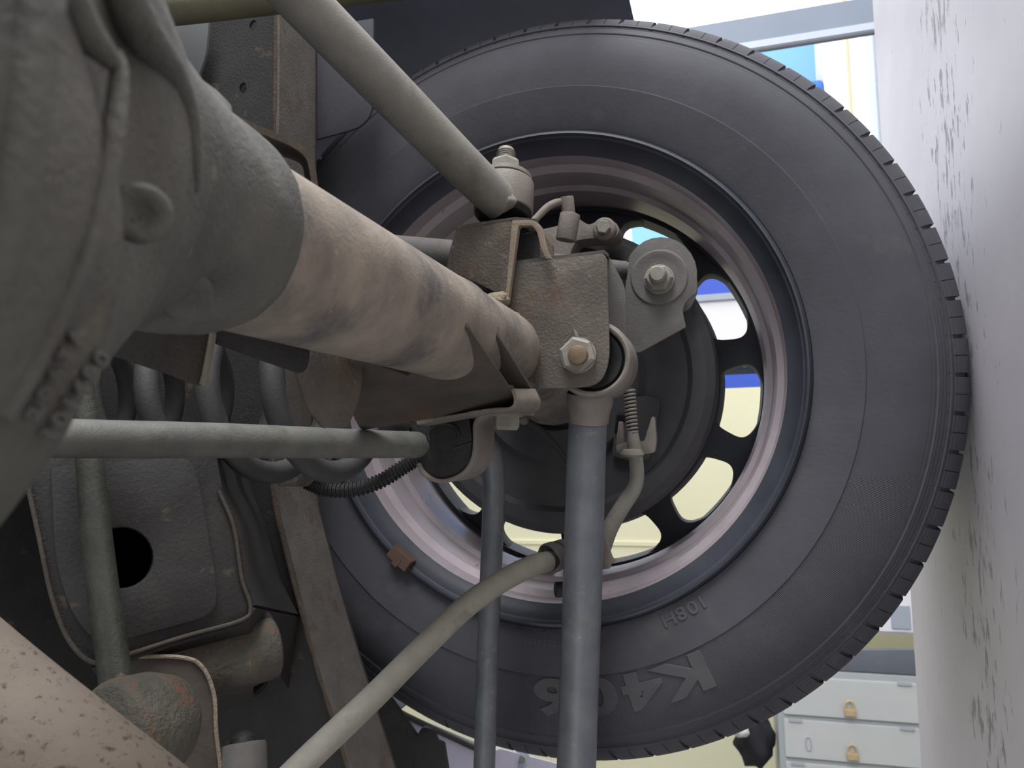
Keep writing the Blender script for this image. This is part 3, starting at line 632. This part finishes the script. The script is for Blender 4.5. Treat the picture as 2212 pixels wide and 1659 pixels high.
# shock mount at the far right
MYp = -.075
plate('shock_mount_plate', MOUNT, [(1352, 612, 6), (1360, 560, 20)]+[(1428+78*math.cos(q), 592+80*math.sin(q)) for q in [math.radians(-160+14*k) for k in range(13)]]+[(1505, 632, 8), (1480, 652, 10), (1474, 672, 8), (1482, 706, 4), (1376, 764, 10), (1340, 720)], planeY(MYp), .004, ax)
plate('shock_mount_back', MOUNT, [(1380, 560), (1440, 530, 30), (1500, 560, 30), (1508, 620, 20), (1504, 640, 20), (1490, 668, 10), (1400, 700)], planeY(-.02), .004, ax)
mc = at(1424, 600, MYp)
lathe('shock_mount_dish', MOUNT, mc+V(0, -.0005, 0), V(0, -1, 0), [(-.001, .0265), (.0012, .0245), (.0014, .0225), (.0005, .0195), (.0004, .013), (.001, .010), (.001, 0)], ax, 48)

# ------------------------------------------------------------------ brake
bk = thing('rear_brake', 'dark brake backing plate with a dusty caliper inside the wheel', 'brake', HC+V(0, .01, -.1))
lathe('backing_plate', BPLT, HC, AX, [(.004, 0), (.002, .05), (-.006, .055), (-.006, .085), (.002, .092), (.002, .132), (-.004, .137), (-.004, .150), (.002, .1585), (.014, .161), (.03, .1615), (.03, 0)], bk, 96)
CY_ = planeY(-.045)
plate('caliper_body', CAL, [(1150, 500, 8), (1205, 488, 8), (1222, 478, 6), (1248, 470, 8), (1258, 478, 4), (1272, 486, 6), (1290, 478, 10), (1318, 472, 14), (1338, 488, 14), (1336, 508, 14), (1316, 518, 10), (1290, 514, 8), (1262, 516, 6), (1244, 520), (1232, 545, 6), (1228, 620), (1150, 620)], CY_, .03, bk, bev=.003)
cyl('fluid_inlet', CAL, P(1232, 500, .672), P(1224, 425, .668), 15*.67/F, bk, 20)
cyl('bleed_boss', CAL, P(1222, 520, .664), P(1232, 462, .664), 22*.67/F, bk, 20)
cb_ = at(1306, 496, -.048); lathe('slide_boss', CAL, cb_, V(0, -1, 0), [(-.01, 0), (-.01, .0115), (.003, .0112), (.005, .009), (.005, 0)], bk, 32)
hexg('slide_bolt', STEEL, cb_+V(0, -.005, 0), V(0, -1, 0), .0072, .006, bk, .3)
tube('brake_pipe', CAL, [(1140, 490, .65, 8), (1160, 470, .655, 8), (1185, 446, .66, 8.5), (1210, 437, .668, 8.5), (1226, 446, .672, 8)], bk, 14)
# hand brake lever housing embossed on the plate and cable guide
plate('plate_emboss', BPLT, [(1322, 985, 10), (1330, 900, 12), (1350, 860), (1398, 855, 14), (1428, 862, 14), (1424, 890, 10), (1405, 990, 10), (1380, 1000)], planeY(-.006), .012, bk, bev=.004)
gd = planeY(-.05)
plate('cable_guide', CAL, [(1330, 962, 6), (1356, 954), (1358, 940, 4), (1374, 940, 4), (1376, 954), (1392, 952, 4), (1408, 900, 5), (1414, 900, 5), (1418, 952, 8), (1414, 978, 8), (1370, 984), (1332, 978, 6)], gd, .012, bk, bev=.002)
plate('guide_arm', CAL, [(1330, 968), (1336, 910, 4), (1344, 910, 4), (1348, 966)], planeY(-.042), .010, bk, bev=.002)

# ------------------------------------------------------------------ suspension links and bars
sh = thing('shock_absorber', 'dark shock absorber body behind the axle tube and brackets', 'shock absorber', P(1000, 545, .66))
tube('shock_body', MOUNT, [(735, 531, .73, 36), (830, 542, .715, 36), (990, 556, .69, 36)], sh, 28)
tube('shock_rod', MOUNT, [(985, 556, .69, 20), (1180, 566, .695, 20), (1400, 590, .70, 20)], sh, 20)
cyl('shock_eye', RUB, mc+V(0, .006, 0), mc+V(0, .05, 0), .022, sh)
sn = thing('mount_nut', 'hex nut on a threaded stud in the round shock mount', 'nut', mc+V(0, -.01, 0))
hexg('nut', STEEL, mc+V(-.002, -.001, 0), V(0, -1, 0), .0125, .010, sn, .5, .0135); lathe('stud', STEEL, mc+V(-.001, -.011, 0), V(0, -1, 0), [(0, 0), (0, .0076), (.002, .0079), (.004, .0074), (.006, .0078), (.010, .0072), (.0115, .0058), (.0115, 0)], sn, 28)

ph = thing('panhard_rod', 'grey dusty diagonal rod ending in a bolted vertical eye above the brackets', 'suspension rod', P(900, 230, .56))
tube('rod', ROD, [(470, -190, .46, 57), (660, 10, .50, 54), (850, 205, .545, 50), (1010, 368, .585, 45), (1085, 440, .605, 42)], ph, 32)
def paxis(px, py, d): return P(px, py, d)
e0, e1 = P(1087, 462, .614), P(1090, 398, .622)
pe = cyl('eye_sleeve', STRAP, e0, e1, 64*.62/F, ph, 56, .05)
ea = (e1-e0).normalized()
lathe('bushing', RUB, e0-ea*.004, ea, [(0, 0), (0, .0205), (.003, .0235), (.006, .0235), (.006, 0)], ph)
blob('weld_fillet', STRAP, P(1080, 436, .596), (.009, .006, .014), ph, .3, 5, 11)
lathe('washer', STEEL, e1-ea*.0005, ea, [(0, 0), (0, .0185), (.002, .0185), (.003, .0228), (.0062, .0228), (.0072, .0215), (.0075, 0)], ph, 48)
bt = hexg('nut', STEEL, e1+ea*.0070, ea, .0128, .0150, ph, .3, .0138)
prof = [(0, 0), (0, .0078)]
for k in range(5): prof += [(.001+.002*k, .0082), (.002+.002*k, .0074)]
prof += [(.0125, .0066), (.0125, 0)]
lathe('stud_thread', STEEL, e1+ea*.021, ea, prof, ph, 28)

ar = thing('trailing_arm', 'straight blue grey tubular arm running down from the bolted eye', 'suspension arm', P(1260, 1200, .6))
tube('arm_tube', ARM, [(1272, 872, .600, 41), (1266, 1000, .600, 42), (1257, 1300, .600, 42.5), (1245, 1659, .600, 42.5), (1238, 1900, .600, 42.5)], ar, 40, 4)
ec = at(1279, 775, -.180)
eye = lathe('eye_ring', STRAP, ec, AX, [(.004, .0248), (0, .0258), (-.001, .0275), (0, .0292), (.003, .0305), (.045, .0305), (.048, .0290), (.048, .0250), (.004, .0248)], ar, 72)
lathe('eye_bushing', RUB, ec, AX, [(.010, .0125), (.004, .0190), (.003, .0225), (.006, .0238), (.004, .0248), (.044, .0248), (.044, .0125)], ar, 64)
lathe('bushing_sleeve', STEEL, ec, AX, [(-.001, 0), (-.001, .0115), (.05, .0115), (.05, 0)], ar)
lathe('neck', STRAP, P(1274, 865, .596), P(1271, 940, .60)-P(1274, 865, .596), [(-.006, .0185), (.000, .0188), (.004, .0182), (.007, .0172), (.011, .0164), (.018, .0158)], ar, 48)
ab = thing('arm_bolt', 'large hex nut with a bare coppery bolt end on the rusty bracket', 'bolt', at(1250, 768, -.19))
bc = at(1250, 768, -.1855)
hexg('nut', STEEL, bc, V(0, -1, 0), .0142, .0095, ab, .2, .0138)
cyl('bolt_end', COPPER, at(1250, 768, -.194), at(1250, 768, -.194)+V(0, -.0065, 0), .0075, ab, 32, .2)
sp_ = plate('cotter_flake', ROD, [(1238, 708), (1246, 716, 3), (1256, 740), (1246, 744)], planeY(-.1862), .0006, ab)

sb = thing('stabilizer_bar', 'long grey stabilizer bar crossing the photo and bending down beside the arm', 'stabilizer bar', P(600, 955, .45))
tube('bar_shaft', BAR, [(-120, 938, .315, 46), (60, 944, .345, 44), (200, 948, .370, 42), (500, 952, .432, 37.5), (800, 959, .515, 30.5), (972, 962, .570, 27)], sb, 28, 6)
tube('bar_arm', ARM, [(985, 955, .60, 25), (1030, 950, .625, 25), (1058, 975, .64, 25), (1066, 1030, .645, 24.5), (1065, 1120, .645, 24), (1056, 1350, .63, 23.5), (1046, 1659, .61, 23.5), (1040, 1880, .60, 24)], sb, 24)
bu = thing('bar_bushing', 'black rubber bushing holding the stabilizer bar under its clamp', 'bushing', P(960, 965, .56))
YB = -.238
plate('rubber_block', RUB, [(888, 905, 6), (1011, 888, 6), (1020, 955)]+[(958+60*math.cos(q), 972+66*math.sin(q)) for q in [math.radians(-5+12*k) for k in range(15)]]+[(896, 985, 10), (884, 930)], planeY(YB), .038, bu, bev=.003)
lp = [(958+33*math.cos(q), 940+26*math.sin(q)) for q in [math.radians(150+8*k) for k in range(28)]]
vs, fs = tube_g([at(x, y, YB-.0005) for x, y in lp], .0016, 8); link('worn_lip', vs, fs, RUB, bu)
vs, fs = tube_g([at(x, y, YB-.0003) for x, y in ((980, 968), (1000, 962), (1018, 956))], .0008, 6); link('split_line', vs, fs, DARK, bu)
cl = thing('bar_clamp', 'grey U shaped strap clamp bolted round the black rubber bushing', 'clamp', P(1040, 950, .58))
outer = [(1142, 884), (1146, 878), (1060, 884)]
def strap_loop():
    c = [(1122, 889), (1070, 890), (1040, 897), (1026, 915), (1025, 950), (1022, 985), (1004, 1018), (972, 1036), (940, 1038), (914, 1022), (902, 1000)]
    cc = catmull([V(x, y, 0) for x, y in c], 6); o = []; i_ = []
    for k in range(len(cc)):
        t = (cc[min(k+1, len(cc)-1)]-cc[max(k-1, 0)]).normalized(); n = V(t.y, -t.x, 0); o.append(cc[k]+n*4.6); i_.append(cc[k]-n*4.6)
    return [(p.x, p.y) for p in o+i_[::-1]]
plate('strap', STRAP, strap_loop(), planeY(-.2405), .043, cl, bev=.0012)
plate('strap_left_tab', RUB, [(815, 918, 4), (880, 908, 4), (888, 925, 4), (840, 930), (818, 930)], planeY(-.24), .03, cl, bev=.001)
c0 = at(1094, 892, -.222); c1 = at(1093, 925, -.222); ba = (c1-c0).normalized()
hexg('clamp_bolt', STEEL, c0, ba, .0100, .0125, cl, .5, .0118)

# upper link at the left with its rusty eye
ul = thing('upper_link', 'oily black and grey rod dropping to a rusty spherical eye at lower left', 'suspension link', P(215, 1200, .43))
tube('link_rod', BUNDLE, [(172, 820, .445, 26), (190, 960, .44, 27), (205, 1120, .435, 30), (226, 1300, .43, 32), (246, 1440, .425, 33), (256, 1520, .42, 36), (262, 1560, .418, 42)], ul, 28)
q0, q1 = P(215, 1590, .375), P(372, 1560, .425)
lathe('eye_sleeve', EYE, q0, q1-q0, [(0, 0), (0, .016), (.003, .023), (.010, .027), (.03, .0285), (.044, .0265), (.053, .0205), (.058, .012), (.06, 0)], ul, 48)
blob('weld_collar', EYE, P(258, 1508, .402), (.011, .010, .006), ul, .35, 5, 3)
# bushing sleeve, bracket and cap of the cross member
cm = thing('crossmember_bracket', 'brown bracket and cylindrical sleeve welded behind the rusty eye', 'bracket', P(480, 1440, .5))
s0, s1 = P(330, 1462, .478), P(572, 1402, .52)
lathe('sleeve', EYE, s0, s1-s0, [(0, 0), (0, .0205), (.003, .0215), (.060, .0215), (.074, .0215), (.0775, .0205), (.079, .0185), (.079, 0)], cm, 48)
rg = []
for k in range(22):
    q = math.radians(-75+7.6*k); rg.append(P(548+46*math.cos(q), 1408+88*math.sin(q), .525))
vs, fs = tube_g(rg, .0042, 10); link('sleeve_flange', vs, fs, DARK, cm)
bp_ = plane3((270, 1425, .455), (460, 1430, .47), (440, 1650, .46))
plate('bracket_plate', BRKD, [(262, 1418), (400, 1422, 20), (440, 1440, 30), (464, 1500, 30), (468, 1580), (478, 1700), (478, 1800), (240, 1800), (240, 1440)], bp_, .003, cm)
vs, fs = tube_g(catmull([bp_(x, y)-ray(x, y)*.001 for x, y in ((280, 1418), (390, 1420), (436, 1440), (462, 1500), (467, 1580), (476, 1660), (480, 1760))], 8), .0013, 8); link('bracket_edge', vs, fs, WELD, cm)
bs = thing('bump_stop', 'grey cylindrical bump stop with a black rubber knob at the bottom edge', 'bump stop', P(525, 1640, .47))
t0, t1 = P(526, 1606, .475), P(528, 1800, .455)
lathe('housing', MOUNT, t0, t1-t0, [(0, 0), (-.001, .006), (0, .0135), (.002, .0142), (.06, .0145), (.06, 0)], bs, 48)
ta = (t0-t1).normalized(); lathe('rubber_knob', RUB, t0, ta, [(-.002, .0085), (.001, .0082), (.004, .0074), (.006, .0050), (.0075, .0022), (.0078, 0)], bs, 32)

# coil spring between perch and tower
cs = thing('coil_spring', 'dark coil spring lying behind the stabilizer bar, rising into the tower', 'coil spring', P(770, 850, .53))
b0 = P(775, 845, .535); turns = 6; pts = []; rr = .058
for k in range(turns*36+1):
    q = 2*math.pi*k/36; pts.append(b0+V(math.cos(q+.6)*rr, math.sin(q+.6)*rr, .050*k/36))
vs, fs = tube_g(pts, .0082, 14); link('coil', vs, fs, SPRING, cs, True, 60)
lathe('spring_seat', SPRING, b0+V(0, 0, .297), V(0, 0, 1), [(0, .03), (0, .07), (.004, .073), (.02, .073), (.02, .03)], cs)

# exhaust pipe in the lower left corner
ep = tube('exhaust_pipe', EXH, [(-420, 1240, .30, 172), (-110, 1512, .285, 172), (240, 1790, .27, 172), (520, 2010, .26, 172)], seg=56, n=8); tag(ep, 'rust speckled beige exhaust pipe filling the bottom left corner', 'exhaust pipe')

# parking brake cable: spring, sheath, ferrule, long curved sheath
pc = thing('brake_cable', 'grey parking brake cable curving from the wheel across to the bottom edge', 'cable', P(1000, 1310, .53))
tube('cable_sheath', CABLE, [(560, 1748, .44, 31), (660, 1645, .455, 29.5), (800, 1512, .485, 27.5), (900, 1412, .51, 26), (1000, 1316, .535, 25), (1080, 1258, .565, 24), (1150, 1222, .600, 23), (1182, 1213, .616, 22)], pc, 24)
tube('ferrule', DARK, [(1172, 1215, .614, 21), (1206, 1206, .628, 20)], pc, 24, 2)
ca, cbb = P(1184, 1207, .626), P(1240, 1188, .650)
lathe('collar', MOUNT, ca, cbb-ca, [(0, .0085), (-.001, .0115), (.001, .0130), (.007, .0130), (.008, .0110), (.009, .0105), (.012, .0105), (.013, .0125), (.02, .0125), (.02, 0)], pc, 40)
plate('retainer', CAL, [(1284, 1170, 6), (1306, 1160), (1322, 1206, 4), (1332, 1212, 3), (1320, 1218, 2), (1318, 1228, 3), (1284, 1232)], planeY(-.115), .006, pc, bev=.001)
cyl('cable_stop', DARK, P(1199, 1274, .640), P(1250, 1272, .644), 17*.63/F, pc, 28, .2)
tube('upper_sheath', CABLE, [(1300, 1190, .650, 18), (1318, 1140, .655, 18), (1346, 1092, .66, 17), (1370, 1055, .665, 16), (1376, 1020, .668, 15.5), (1370, 968, .668, 15), (1366, 930, .668, 12)], pc, 18)
hp = []; A_, B_ = P(1366, 935, .668), P(1359, 838, .675); aa = (B_-A_); u_, w_ = frame_of(aa)
for k in range(12*16+1):
    t = k/(12*16); q = 2*math.pi*k/16; hp.append(A_+aa*t+(u_*math.cos(q)+w_*math.sin(q))*.0046)
vs, fs = tube_g(hp, .0012, 8); link('return_spring', vs, fs, CAL, pc, True, 60)
vs, fs = tube_g([A_, B_], .0036, 12); link('inner_cable', vs, fs, DARK, pc)
lathe('guide_collar', CAL, P(1366, 986, .655), P(1366, 970, .655)-P(1366, 986, .655), [(0, 0), (0, .0095), (.002, .0105), (.004, .0095), (.006, .008), (.006, 0)], pc)
# thin black sensor wire, corrugated conduit
wv = thing('sensor_wire', 'thin black wire looping from the bracket to behind the arm', 'wire', P(1175, 940, .64))
tube('wire', RUB, [(1118, 905, .625, 7), (1150, 916, .635, 7), (1185, 945, .645, 7), (1215, 980, .65, 7), (1240, 1020, .655, 7)], wv, 12); tube('wire_boot', MOUNT, [(1118, 900, .622, 13), (1134, 908, .628, 11)], wv, 14, 2)
cgt = thing('corrugated_conduit', 'black ribbed plastic conduit hanging under the bar towards the tab', 'conduit', P(790, 1045, .6))
ctl = catmull([P(x, y, .60) for x, y in ((660, 1040), (700, 1056), (760, 1058), (820, 1040), (870, 1010), (910, 985))], 40); rad = [.0050+.0013*(1 if (k//3) % 2 else 0) for k in range(len(ctl))]
vs, fs = tube_g(ctl, rad, 14); link('ribbed_tube', vs, fs, RUB, cgt, True, 20)
